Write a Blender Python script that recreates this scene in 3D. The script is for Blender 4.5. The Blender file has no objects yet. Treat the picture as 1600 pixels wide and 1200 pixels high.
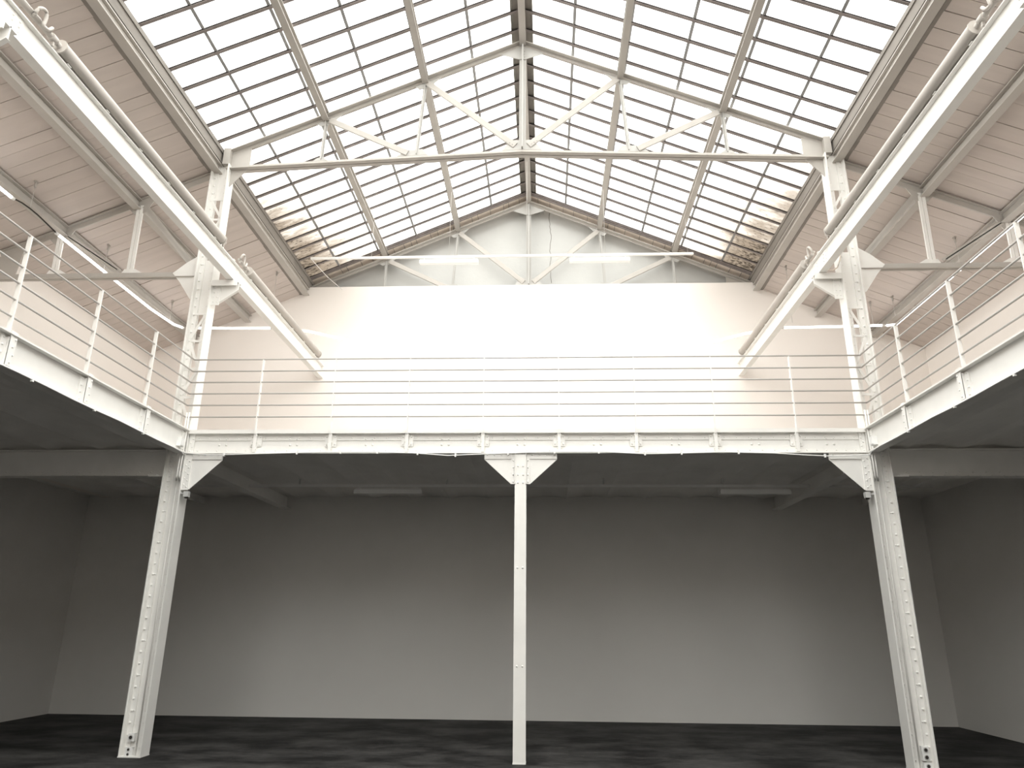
import bpy, math, random
from mathutils import Vector, Matrix
R = random.Random(7)
SC = bpy.context.scene
COL = SC.collection
# ------------------------------------------------------------------ camera
cam = bpy.data.cameras.new('camera')
cam.sensor_fit = 'HORIZONTAL'; cam.sensor_width = 36.0
cam.lens = 36.0 * 1144.36 / 1600.0
cam.clip_start = 0.05; cam.clip_end = 200
camo = bpy.data.objects.new('camera', cam); COL.objects.link(camo)
cr = Vector((0.99903667, 0.04305329, 0.00849447)); cu = Vector((0.00538247, -0.31232676, 0.94995949)); cf = Vector((-0.04355193, 0.94899864, 0.31225761))
camo.matrix_world = Matrix(((cr.x, cu.x, -cf.x, 0.30232), (cr.y, cu.y, -cf.y, 0.0), (cr.z, cu.z, -cf.z, 1.46736), (0, 0, 0, 1)))
SC.camera = camo
# ------------------------------------------------------------------ sky and exposure
wd = bpy.data.worlds.new('overcast_sky'); SC.world = wd; wd.use_nodes = True
bg = wd.node_tree.nodes['Background']
bg.inputs['Color'].default_value = (1.0, 0.99, 0.975, 1); bg.inputs['Strength'].default_value = 1.0
SC.view_settings.view_transform = 'Standard'; SC.view_settings.look = 'None'
SC.view_settings.gamma = 1.0; SC.view_settings.use_curve_mapping = False
SC.view_settings.exposure = 2.8
SC.cycles.max_bounces = 12; SC.cycles.diffuse_bounces = 8; SC.cycles.transparent_max_bounces = 16
SC.cycles.use_denoising = True
SC.cycles.caustics_reflective = False; SC.cycles.caustics_refractive = False
GZ0, GM = 10.08, -0.436          # glass plane z = GZ0 + GM*|x|
RZ0, RM = 9.744, -0.4303         # side roof boarding
CZ0 = 10.012                     # truss top chord, upper edge
YG0, YG1 = -7.5, 13.32           # skylight from / to
for s in (-1, 1):                # portals: they only help to sample the sky through the glazed roof
    L = bpy.data.lights.new('sky_portal', 'AREA'); L.shape = 'RECTANGLE'
    L.size = 4.75; L.size_y = YG1 - YG0; L.cycles.is_portal = True
    o = bpy.data.objects.new('sky_portal', L); COL.objects.link(o)
    o.location = (s * 2.2, (YG0 + YG1) / 2, GZ0 + GM * 2.2 + 0.12)
    o.rotation_euler = (0, s * math.atan(-GM), 0)

# ------------------------------------------------------------------ materials
def paint(name, col, rough=0.55, var=0.05, scale=3.0, bump=0.0, bscale=60.0, metallic=0.0, spec=0.35, stretch=None):
    m = bpy.data.materials.new(name); m.use_nodes = True
    nt = m.node_tree; b = nt.nodes['Principled BSDF']
    tc = nt.nodes.new('ShaderNodeTexCoord'); geo = nt.nodes.new('ShaderNodeNewGeometry')
    mp = nt.nodes.new('ShaderNodeMapping'); nt.links.new(geo.outputs['Position'], mp.inputs['Vector'])
    if stretch: mp.inputs['Scale'].default_value = stretch
    n = nt.nodes.new('ShaderNodeTexNoise'); n.inputs['Scale'].default_value = scale; n.inputs['Detail'].default_value = 6
    nt.links.new(mp.outputs['Vector'], n.inputs['Vector'])
    r = nt.nodes.new('ShaderNodeValToRGB')
    r.color_ramp.elements[0].position = 0.3; r.color_ramp.elements[1].position = 0.7
    r.color_ramp.elements[0].color = (*[max(0, c * (1 - var)) for c in col], 1)
    r.color_ramp.elements[1].color = (*[min(1, c * (1 + var)) for c in col], 1)
    nt.links.new(n.outputs['Fac'], r.inputs['Fac']); nt.links.new(r.outputs['Color'], b.inputs['Base Color'])
    b.inputs['Roughness'].default_value = rough; b.inputs['Metallic'].default_value = metallic
    b.inputs['Specular IOR Level'].default_value = spec
    if bump:
        n2 = nt.nodes.new('ShaderNodeTexNoise'); n2.inputs['Scale'].default_value = bscale; n2.inputs['Detail'].default_value = 4
        nt.links.new(mp.outputs['Vector'], n2.inputs['Vector'])
        bp = nt.nodes.new('ShaderNodeBump'); bp.inputs['Strength'].default_value = bump; bp.inputs['Distance'].default_value = 0.01
        nt.links.new(n2.outputs['Fac'], bp.inputs['Height']); nt.links.new(bp.outputs['Normal'], b.inputs['Normal'])
    return m
def emit(name, col, st):
    m = bpy.data.materials.new(name); m.use_nodes = True; b = m.node_tree.nodes['Principled BSDF']
    b.inputs['Base Color'].default_value = (.8, .8, .8, 1)
    b.inputs['Emission Color'].default_value = (*col, 1); b.inputs['Emission Strength'].default_value = st
    return m
M = {}
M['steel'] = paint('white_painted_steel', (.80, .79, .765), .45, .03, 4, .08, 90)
M['roofsteel'] = paint('cream_steel_shaded', (.44, .415, .385), .5, .04, 4, .08, 90)  # cream steel, darkened: the backlit shade of undersides is in the colour
M['trusssteel'] = paint('truss_steel_shaded', (.45, .44, .42), .5, .04, 4, .08, 90)  # darker copy of the white steel, truss shading mixed into its colour
M['railshade'] = paint('rail_steel_shaded', (.50, .48, .46), .45, .03, 4)  # white bars toned down, their underside shade painted in
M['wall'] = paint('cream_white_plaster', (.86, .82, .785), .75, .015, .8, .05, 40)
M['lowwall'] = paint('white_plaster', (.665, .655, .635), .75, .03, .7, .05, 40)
M['gable'] = paint('old_plaster', (.51, .51, .495), .8, .05, 1.2, .25, 14)
M['plank'] = paint('painted_boarding', (.54, .482, .448), .6, .05, 2.5, .12, 26, stretch=(.35, 3.0, .35))
M['soffit'] = paint('old_whitewash', (.84, .83, .81), .8, .06, 1.5, .2, 18)
M['kerb'] = paint('weathered_timber', (.22, .20, .18), .7, .12, 3, .15, 30, stretch=(2, .3, 2))
M['dirtyboard'] = paint('dirty_timber', (.80, .71, .63), .75, .10, 5, .2, 30)
M['bar'] = paint('dark_glazing_steel', (.24, .21, .20), .6, .15, 8)
M['putty'] = paint('black_putty', (.022, .018, .017), .8, .2, 12)
M['ridge'] = paint('ridge_zinc', (.22, .20, .18), .6, .15, 4)
M['lap'] = paint('lead_lap_strip', (.30, .30, .30), .6, .1, 8)
M['dark'] = paint('black_rubber', (.03, .025, .022), .6, .1, 8)
M['wire'] = paint('galvanised_wire', (.55, .53, .5), .5, .05, 10)
M['fin'] = paint('cream_radiator_paint', (.50, .465, .43), .5, .04, 6)
M['plastic'] = paint('white_plastic', (.80, .80, .79), .35, .02, 5)
M['greybox'] = paint('grey_plastic', (.5, .5, .49), .5, .05, 5)
M['lamp'] = paint('lamp_diffuser', (.86, .86, .85), .4, .01, 5)
M['tube'] = emit('lit_tube', (1, .98, .96), 0.9)
M['shadowgap'] = paint('dark_gap', (.05, .042, .038), .9, .1, 4)
# floor: dark worn concrete
def floor_mat():
    m = bpy.data.materials.new('dark_concrete'); m.use_nodes = True; nt = m.node_tree; b = nt.nodes['Principled BSDF']
    geo = nt.nodes.new('ShaderNodeNewGeometry'); mp = nt.nodes.new('ShaderNodeMapping'); mp.inputs['Scale'].default_value = (.7, 1.0, 1)
    nt.links.new(geo.outputs['Position'], mp.inputs['Vector'])
    n = nt.nodes.new('ShaderNodeTexNoise'); n.inputs['Scale'].default_value = 1.6; n.inputs['Detail'].default_value = 9; n.inputs['Roughness'].default_value = .68
    nt.links.new(mp.outputs['Vector'], n.inputs['Vector'])
    r = nt.nodes.new('ShaderNodeValToRGB'); r.color_ramp.elements[0].position = .40; r.color_ramp.elements[1].position = .72
    r.color_ramp.elements[0].color = (.008, .0078, .0078, 1); r.color_ramp.elements[1].color = (.082, .080, .078, 1)
    nt.links.new(n.outputs['Fac'], r.inputs['Fac']); nt.links.new(r.outputs['Color'], b.inputs['Base Color'])
    r2 = nt.nodes.new('ShaderNodeMapRange'); r2.inputs['To Min'].default_value = .62; r2.inputs['To Max'].default_value = .9
    nt.links.new(n.outputs['Fac'], r2.inputs['Value']); nt.links.new(r2.outputs['Result'], b.inputs['Roughness'])
    b.inputs['Specular IOR Level'].default_value = .25
    n2 = nt.nodes.new('ShaderNodeTexNoise'); n2.inputs['Scale'].default_value = 9; n2.inputs['Detail'].default_value = 6
    nt.links.new(mp.outputs['Vector'], n2.inputs['Vector'])
    bp = nt.nodes.new('ShaderNodeBump'); bp.inputs['Strength'].default_value = .35; bp.inputs['Distance'].default_value = .02
    nt.links.new(n2.outputs['Fac'], bp.inputs['Height']); nt.links.new(bp.outputs['Normal'], b.inputs['Normal'])
    return m
M['floor'] = floor_mat()
M['deck'] = paint('pale_gallery_deck', (.55, .52, .49), .7, .2, 2)
# glass: clear pane with grime that gathers at the eaves, the far gable and along the putty
def glass_mat():
    m = bpy.data.materials.new('grimy_roof_glass'); m.use_nodes = True; nt = m.node_tree
    nt.nodes.remove(nt.nodes['Principled BSDF']); out = nt.nodes['Material Output']
    N = lambda t: nt.nodes.new('ShaderNode' + t)
    def math_(op, a, b=None, clamp=False):
        n = N('Math'); n.operation = op; n.use_clamp = clamp
        for i, v in enumerate((a, b)):
            if v is None: continue
            if isinstance(v, (int, float)): n.inputs[i].default_value = v
            else: nt.links.new(v, n.inputs[i])
        return n.outputs[0]
    geo = N('NewGeometry'); sep = N('SeparateXYZ'); nt.links.new(geo.outputs['Position'], sep.inputs[0])
    ax = math_('ABSOLUTE', sep.outputs['X'])
    eave = math_('MULTIPLY', math_('SUBTRACT', ax, 2.9), .68, True)            # 0 .. 1 towards the eaves
    back = math_('MULTIPLY', math_('SUBTRACT', sep.outputs['Y'], 8.6), .225, True)  # 0 .. 1 towards the far gable
    oi = N('ObjectInfo')
    mp = N('Mapping'); mp.inputs['Scale'].default_value = (.5, 1.4, .5); nt.links.new(geo.outputs['Position'], mp.inputs['Vector'])
    n1 = N('TexNoise'); n1.inputs['Scale'].default_value = 30; n1.inputs['Detail'].default_value = 4; n1.inputs['Roughness'].default_value = .7; nt.links.new(mp.outputs['Vector'], n1.inputs['Vector'])
    n2 = N('TexNoise'); n2.inputs['Scale'].default_value = 3.0; n2.inputs['Detail'].default_value = 5; n2.inputs['Roughness'].default_value = .65; nt.links.new(mp.outputs['Vector'], n2.inputs['Vector'])
    rnd = math_('ADD', math_('MULTIPLY', oi.outputs['Random'], .5), .75)
    base = math_('MULTIPLY', math_('ADD', math_('MULTIPLY', math_('POWER', eave, 1.2), math_('ADD', math_('MULTIPLY', back, .85), .10)), math_('MULTIPLY', math_('POWER', back, 4.0), .12)), rnd)
    amt = math_('MULTIPLY', base, math_('ADD', math_('MULTIPLY', n2.outputs['Fac'], 1.6), .2))
    film = math_('SUBTRACT', 1.0, math_('POWER', math_('SUBTRACT', 1.0, math_('MULTIPLY', math_('SUBTRACT', amt, .11), 1.3, True)), 2.0))
    speck = math_('MULTIPLY', math_('SUBTRACT', n1.outputs['Fac'], math_('SUBTRACT', .73, math_('MULTIPLY', amt, .23))), 14.0, True)
    # ragged putty along the two long edges
    tc = N('TexCoord'); sg = N('SeparateXYZ'); nt.links.new(tc.outputs['Generated'], sg.inputs[0])
    n3 = N('TexNoise'); n3.inputs['Scale'].default_value = 7; n3.inputs['Detail'].default_value = 4; nt.links.new(geo.outputs['Position'], n3.inputs['Vector'])
    edge = math_('ABSOLUTE', math_('SUBTRACT', sg.outputs['Y'], .5))
    rag = math_('MULTIPLY', math_('SUBTRACT', math_('ADD', edge, math_('MULTIPLY', math_('SUBTRACT', n3.outputs['Fac'], .5), .16)), .478), 60.0, True)
    dark = math_('MAXIMUM', math_('MULTIPLY', speck, .8), rag)
    tr = N('BsdfTransparent'); tr.inputs['Color'].default_value = (.93, .935, .92, 1)
    df = N('BsdfDiffuse'); df.inputs['Color'].default_value = (.10, .085, .07, 1)
    tl = N('BsdfTranslucent'); tl.inputs['Color'].default_value = (.30, .27, .235, 1)
    gl = N('BsdfGlossy'); gl.inputs['Roughness'].default_value = .15
    def mix(f, a, b):
        n = N('MixShader')
        if isinstance(f, float): n.inputs['Fac'].default_value = f
        else: nt.links.new(f, n.inputs['Fac'])
        nt.links.new(a.outputs[0], n.inputs[1]); nt.links.new(b.outputs[0], n.inputs[2]); return n
    mm = mix(dark, mix(film, mix(.04, tr, gl), mix(.08, tl, df)), df)
    nt.links.new(mm.outputs[0], out.inputs['Surface'])
    return m
M['glass'] = glass_mat()

# ------------------------------------------------------------------ builders
class MB:
    def __init__(s): s.v = []; s.f = []; s.sm = []
    def add(s, vs, fs, smooth=False):
        b = len(s.v); s.v += [tuple(v) for v in vs]; s.f += [tuple(b + i for i in f) for f in fs]; s.sm += [smooth] * len(fs); return s
    def box(s, x0, x1, y0, y1, z0, z1):
        x0, x1 = sorted((x0, x1)); y0, y1 = sorted((y0, y1)); z0, z1 = sorted((z0, z1))
        return s.add([(x, y, z) for z in (z0, z1) for y in (y0, y1) for x in (x0, x1)],
                     [(0, 2, 3, 1), (4, 5, 7, 6), (0, 1, 5, 4), (2, 6, 7, 3), (0, 4, 6, 2), (1, 3, 7, 5)])
    def extr(s, prof, p, q, up=(0, 0, 1)):
        """extrude a closed profile [(side, up)] from p to q"""
        p = Vector(p); q = Vector(q); d = (q - p).normalized(); u = Vector(up); sd = d.cross(u).normalized(); u = sd.cross(d).normalized()
        n = len(prof); vs = [p + sd * a + u * b for a, b in prof] + [q + sd * a + u * b for a, b in prof]
        ar = sum(prof[i][0] * prof[(i + 1) % n][1] - prof[(i + 1) % n][0] * prof[i][1] for i in range(n))
        fs = [(i, (i + 1) % n, n + (i + 1) % n, n + i) for i in range(n)] + [tuple(range(n - 1, -1, -1)), tuple(range(n, 2 * n))]
        if ar > 0: fs = [tuple(reversed(f)) for f in fs]
        return s.add(vs, fs)
    def prism(s, pts, y0, y1):
        """polygon in the XZ plane with thickness in Y"""
        n = len(pts); ar = sum(pts[i][0] * pts[(i + 1) % n][1] - pts[(i + 1) % n][0] * pts[i][1] for i in range(n))
        if ar < 0: pts = list(reversed(pts))
        vs = [(x, y0, z) for x, z in pts] + [(x, y1, z) for x, z in pts]
        return s.add(vs, [(i, (i + 1) % n, n + (i + 1) % n, n + i) for i in range(n)] + [tuple(range(n - 1, -1, -1)), tuple(range(n, 2 * n))])
    def tube(s, pts, r, n=8, cap=True):
        pts = [Vector(p) for p in pts]; rings = []
        for i, p in enumerate(pts):
            a = pts[max(0, i - 1)]; b = pts[min(len(pts) - 1, i + 1)]; d = (b - a).normalized()
            u = Vector((0, 0, 1)) if abs(d.z) < .9 else Vector((1, 0, 0)); sd = d.cross(u).normalized(); u = sd.cross(d)
            rr = r[i] if isinstance(r, (list, tuple)) else r
            rings.append([p + (sd * math.cos(t) + u * math.sin(t)) * rr for t in [2 * math.pi * k / n for k in range(n)]])
        vs = [v for g in rings for v in g]
        fs = [(i * n + k, (i + 1) * n + k, (i + 1) * n + (k + 1) % n, i * n + (k + 1) % n) for i in range(len(pts) - 1) for k in range(n)]
        s.add(vs, fs, True)
        if cap:
            b = len(s.v) - len(vs); e = b + (len(pts) - 1) * n
            s.f += [tuple(b + k for k in range(n)), tuple(e + k for k in range(n - 1, -1, -1))]; s.sm += [False, False]
        return s
    def rivet(s, p, nrm, r=.012, h=.008):
        p = Vector(p); d = Vector(nrm); u = Vector((0, 0, 1)) if abs(d.z) < .9 else Vector((1, 0, 0)); a = d.cross(u).normalized(); b = a.cross(d)
        vs = []
        for rr, hh in ((r, 0), (r * .7, h * .8)):
            vs += [p + (a * math.cos(t) + b * math.sin(t)) * rr + d * hh for t in [math.pi * k / 3 for k in range(6)]]
        vs.append(p + d * h)
        fs = [(k, 6 + k, 6 + (k + 1) % 6, (k + 1) % 6) for k in range(6)] + [(6 + k, 12, 6 + (k + 1) % 6) for k in range(6)]
        return s.add(vs, fs, True)
    def build(s, name, mat, parent=None, label=None, kind=None):
        xs = list(zip(*s.v)); c = Vector([(min(t) + max(t)) / 2 for t in xs])
        me = bpy.data.meshes.new(name); me.from_pydata([tuple(Vector(v) - c) for v in s.v], [], s.f)
        me.materials.append(M[mat]); me.polygons.foreach_set('use_smooth', s.sm); me.update()
        o = bpy.data.objects.new(name, me); COL.objects.link(o)
        if parent is not None:
            o.parent = parent; o.location = c - WP[parent.name]
        else: o.location = c
        WP[o.name] = c
        if label: o['label'] = label
        if kind: o['kind'] = kind
        return o
WP = {}
def thing(name, label, cat, loc, group=None, kind='thing'):
    o = bpy.data.objects.new(name, None); COL.objects.link(o); o.location = loc; o.empty_display_size = .1
    WP[o.name] = Vector(loc); o['label'] = label; o['category'] = cat; o['kind'] = kind
    if group: o['group'] = group
    return o
def tag(o, label, cat, group=None, kind='thing'):
    o['label'] = label; o['category'] = cat; o['kind'] = kind
    if group: o['group'] = group
    return o
def dup(o, delta, parent):
    """another instance of a part, sharing its mesh"""
    c = o.copy(); COL.objects.link(c); c.parent = parent; c.location = Vector(o.location) + Vector(delta); WP[c.name] = WP[o.name] + Vector(delta)
    return c
def I(w, h, t=.012, tw=.012):
    a = w / 2; b = tw / 2
    return [(-a, 0), (a, 0), (a, t), (b, t), (b, h - t), (a, h - t), (a, h), (-a, h), (-a, h - t), (-b, h - t), (-b, t), (-a, t)]
def T(w, h, t=.012, tw=.012):   # flange at the bottom
    a = w / 2; b = tw / 2
    return [(-a, 0), (a, 0), (a, t), (b, t), (b, h), (-b, h), (-b, t), (-a, t)]
def Tup(w, h, t=.012, tw=.012): # flange on top, origin at top
    return [(x, -z) for x, z in T(w, h, t, tw)]
def RECT(w, h): return [(-w / 2, 0), (w / 2, 0), (w / 2, h), (-w / 2, h)]
roofz = lambda x: RZ0 + RM * abs(x)
glassz = lambda x: GZ0 + GM * abs(x)
chordz = lambda x: CZ0 + GM * abs(x)
side = {-1: 'left', 1: 'right'}

# ================================================================== SETTING
Y0, YW = -8.0, 13.3
tag(MB().box(-8.2, 8.2, Y0 - .2, 14, -.2, 0).build('floor', 'floor'), 'dark worn concrete floor of the hall', 'floor', kind='structure')
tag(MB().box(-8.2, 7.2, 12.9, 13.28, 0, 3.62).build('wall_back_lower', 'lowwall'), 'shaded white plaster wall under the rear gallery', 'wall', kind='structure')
tag(MB().prism([(-7.6, 3.6), (7.6, 3.6), (7.6, roofz(7.6) + .02), (4.52, roofz(4.52) + .02), (4.42, 7.93), (-4.42, 7.93), (-4.52, roofz(4.52) + .02), (-7.6, roofz(7.6) + .02)], YW, YW + .1).build('wall_back_upper', 'wall'),
    'bright cream white wall behind the rear railing', 'wall', kind='structure')
gw = MB().prism([(-4.8, 3.6), (4.8, 3.6), (4.8, glassz(4.8) + .1), (0, glassz(0) + .1), (-4.8, glassz(4.8) + .1)], 13.7, 13.9).build('wall_gable', 'gable')
tag(gw, 'greyish plaster gable wall with a crack, behind the far roof truss', 'wall', kind='structure')
z = 9.85; x = .45; pts = []
while z > 8.1:
    pts.append((x, 13.698, z)); z -= R.uniform(.04, .12); x += R.uniform(-.035, .035); x += (.47 - x) * .3
MB().tube(pts, .0045, 4).build('crack', 'kerb', gw)
for s in (-1, 1):
    xl = -7.94 if s < 0 else 6.78
    w = MB().box(xl, xl + s * .25, Y0, 13.2, 0, 3.62)
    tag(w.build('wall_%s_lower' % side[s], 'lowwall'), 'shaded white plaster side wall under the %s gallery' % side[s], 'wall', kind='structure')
    w = MB().box(s * 7.52, s * 7.72, Y0, YW + .1, 3.6, roofz(7.52) + .1)
    tag(w.build('wall_%s_upper' % side[s], 'wall'), 'cream wall above the %s gallery floor' % side[s], 'wall', kind='structure')
tag(MB().prism([(-8.2, 0), (8.2, 0), (8.2, 6.2), (4.6, 7.85), (4.6, 8.2), (0, 10.3), (-4.6, 8.2), (-4.6, 7.85), (-8.2, 6.2)], Y0 - .2, Y0).build('wall_front', 'wall'),
    'cream end wall of the hall behind the viewer', 'wall', kind='structure')
# side roof boarding: every board a piece
for s in (-1, 1):
    root = thing('ceiling_%s' % side[s], 'sloping boarded ceiling over the %s gallery' % side[s], 'ceiling', (s * 6.0, 6, roofz(6.0)), kind='structure')
    y = 4.0; k = 0; shared = {}
    while y < YW:
        wd_ = R.choice((.17, .2, .23))
        if k % 4 == 3: wd_ = .2
        if y + wd_ > YW: wd_ = YW - y
        key = round(wd_, 3); lift = R.choice((0, 0, 0, .003, .006))
        if key not in shared or lift:
            g = .0045 if R.random() < .75 else .010
            mb = MB().extr([(-wd_ / 2 + g / 2, 0), (wd_ / 2 - g / 2, 0), (wd_ / 2 - g / 2, .02), (-wd_ / 2 + g / 2, .02)],
                           (s * 4.53, y + wd_ / 2, roofz(4.53) + lift), (s * 7.56, y + wd_ / 2, roofz(7.56) + lift))
            o = mb.build('plank', 'plank', root)
            if not lift: shared[key] = (o, y)
        else: dup(shared[key][0], (0, y - shared[key][1], 0), root)
        y += wd_; k += 1
    MB().extr([(-.01, .022), (.01, .022), (.01, .05), (-.01, .05)], (s * 4.5, 0, roofz(4.5)), (s * 4.49, 0, roofz(4.49)))
    mb = MB(); n = Vector((0, 0, 1))
    mb.add([(s * 4.5, Y0, roofz(4.5) + .03), (s * 7.7, Y0, roofz(7.7) + .03), (s * 7.7, YW + .1, roofz(7.7) + .03), (s * 4.5, YW + .1, roofz(4.5) + .03),
            (s * 4.5, Y0, roofz(4.5) + .09), (s * 7.7, Y0, roofz(7.7) + .09), (s * 7.7, YW + .1, roofz(7.7) + .09), (s * 4.5, YW + .1, roofz(4.5) + .09)],
           [(0, 1, 2, 3), (4, 7, 6, 5), (0, 4, 5, 1), (1, 5, 6, 2), (2, 6, 7, 3), (3, 7, 4, 0)])
    mb.build('underlay', 'plank', root)
# gallery floors with shallow vaulted undersides
def slab(name, x0, x1, y0, y1, label, ph=0):
    mb = MB(); per = .68; n = max(2, int(round((x1 - x0) / .085))); xs = [x0 + (x1 - x0) * i / n for i in range(n + 1)]
    zz = lambda x: 3.575 + .055 * abs(math.sin(math.pi * (x - ph) / per)) ** .8
    vs = []
    for x in xs: vs += [(x, y0, zz(x)), (x, y1, zz(x)), (x, y0, 3.78), (x, y1, 3.78)]
    fs = []
    for i in range(n):
        a, b = 4 * i, 4 * i + 4
        fs += [(a, a + 1, b + 1, b), (a + 2, b + 2, b + 3, a + 3), (a, b, b + 2, a + 2), (a + 1, a + 3, b + 3, b + 1)]
    fs += [(0, 2, 3, 1), (4 * n, 4 * n + 1, 4 * n + 3, 4 * n + 2)]
    mb.add(vs, fs); o = mb.build(name, 'soffit'); tag(o, label, 'gallery floor', kind='structure')
    MB().box(x0, x1, y0, y1, 3.781, 3.80).build('deck', 'deck', o); return o
slab('ceiling_gallery_rear', -4.355, 4.355, 9.135, 13.28, 'dark vaulted underside of the rear gallery')
slab('ceiling_gallery_left', -8.1, -4.36, Y0, 13.28, 'dark vaulted underside of the left gallery')
slab('ceiling_gallery_right', 4.36, 7.6, Y0, 13.28, 'dark vaulted underside of the right gallery')

# ------------------------------------------------------------------ skylight: bars, laps, panes
PITCH = .3675; YB0 = 6.68 - PITCH * 10
ybars = [YB0 + PITCH * i for i in range(29)]           # 3.005 .. 13.295
XR = [.12, .77, 1.54, 2.31, 3.08, 3.86, 4.475]
for s in (-1, 1):
    root = thing('window_%d' % (1 if s < 0 else 2), 'grimy glazed %s slope of the roof light' % side[s], 'roof light', (s * 2.2, 6, glassz(2.2)), kind='structure')
    bar = None
    for y in ybars:
        if bar is None:
            mb = MB().extr([(-.021, -.014), (.021, -.014), (.021, -.006), (.006, -.006), (.006, .034), (-.006, .034), (-.006, -.006), (-.021, -.006)],
                           (s * .05, y, glassz(.05)), (s * 4.46, y, glassz(4.46)))
            bar = mb.build('glazing_bar', 'bar', root); by = y
            pt = MB().extr([(-.029, -.0055), (-.006, -.0055), (-.006, .005), (-.029, .005)] if s < 0 else [(.006, -.0055), (.029, -.0055), (.029, .005), (.006, .005)],
                           (s * .07, y, glassz(.07)), (s * 4.44, y, glassz(4.44))).build('putty', 'putty', root)
        else:
            dup(bar, (0, y - by, 0), root); dup(pt, (0, y - by, 0), root)
    for x in XR[1:6]:
        MB().extr(RECT(.045, .008), (s * x, 3.0, glassz(x) - .002), (s * x, YG1, glassz(x) - .002)).build('lap_strip', 'lap', root)
    for i in range(6):
        x0, x1 = XR[i], XR[i + 1]; first = None
        for y in ybars[:-1]:
            if first is None:
                lz = .006 + .003 * (i % 2)
                first = MB().extr([(-PITCH / 2 + .004, lz), (PITCH / 2 - .004, lz), (PITCH / 2 - .004, lz + .004), (-PITCH / 2 + .004, lz + .004)],
                                  (s * x0, y + PITCH / 2, glassz(x0)), (s * (x1 + .004), y + PITCH / 2, glassz(x1 + .004))).build('pane', 'glass', root); fy = y
            else: dup(first, (0, y - fy, 0), root)
    # the run of glass behind the viewer, in wide sheets
    for k in range(5):
        ya, yb = YG0 + 2.1 * k, min(YG0 + 2.1 * (k + 1), ybars[0]) - .02
        MB().extr([(-(yb - ya) / 2, .006), ((yb - ya) / 2, .006), ((yb - ya) / 2, .01), (-(yb - ya) / 2, .01)], (s * .12, (ya + yb) / 2, glassz(.12)), (s * 4.475, (ya + yb) / 2, glassz(4.475))).build('pane', 'glass', root)
    # ridge capping half and eave kerb board
    MB().extr([(-(YG1 - YG0) / 2 - .2, .02), ((YG1 - YG0) / 2 + .2, .02), ((YG1 - YG0) / 2 + .2, .03), (-(YG1 - YG0) / 2 - .2, .03)], (0, (YG0 + YG1) / 2, glassz(0)), (s * .155, (YG0 + YG1) / 2, glassz(.155))).build('ridge_cap', 'ridge', root)
    yk = YG1 + .4
    kb = MB().box(s * 4.43, s * 4.56, Y0, yk, 7.905, 8.05).box(s * 4.445, s * 4.52, Y0, yk, 8.05, glassz(4.44) + .02)
    kb.build('kerb_board', 'kerb', root)
    MB().extr(RECT(.03, .06), (s * 4.43, Y0, 8.052), (s * 4.43, yk, 8.052)).build('kerb_bead', 'kerb', root)
    MB().box(s * 4.45, s * 4.56, Y0, yk, 7.879, 7.904).build('shadow_gap', 'shadowgap', root)
    # outer flashing closes the roof above the boards
    MB().box(s * 4.56, s * 4.62, Y0, yk, 7.76, 8.2).build('flashing', 'ridge', root)
# sloping soffit boards between last glazing bar and gable
for s in (-1, 1):
    t = thing('trim_%d' % (1 if s < 0 else 2), 'dirty boarded strip along the %s verge of the gable' % side[s], 'trim', (s * 2.2, 13.5, glassz(2.2)), kind='structure')
    MB().extr([(-.21, .0), (.21, .0), (.21, .04), (-.21, .04)], (s * .0, 13.53, glassz(0) - .02), (s * 4.5, 13.53, glassz(4.5) - .02)).build('verge_board', 'dirtyboard', t)
    mb = MB(); x = .2
    while x < 4.3:
        mb.extr(RECT(.006, .006), (s * x, 13.34, glassz(x) - .033), (s * x, 13.6, glassz(x) - .033)); x += R.uniform(.10, .32)
    mb.build('board_joint', 'kerb', t, kind='stuff')
    MB().extr([(-.02, -.03), (.02, -.03), (.02, .03), (-.02, .03)], (s * .02, 13.335, glassz(.02) - .01), (s * 4.5, 13.335, glassz(4.5) - .01)).build('end_bar', 'bar', t)

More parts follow.
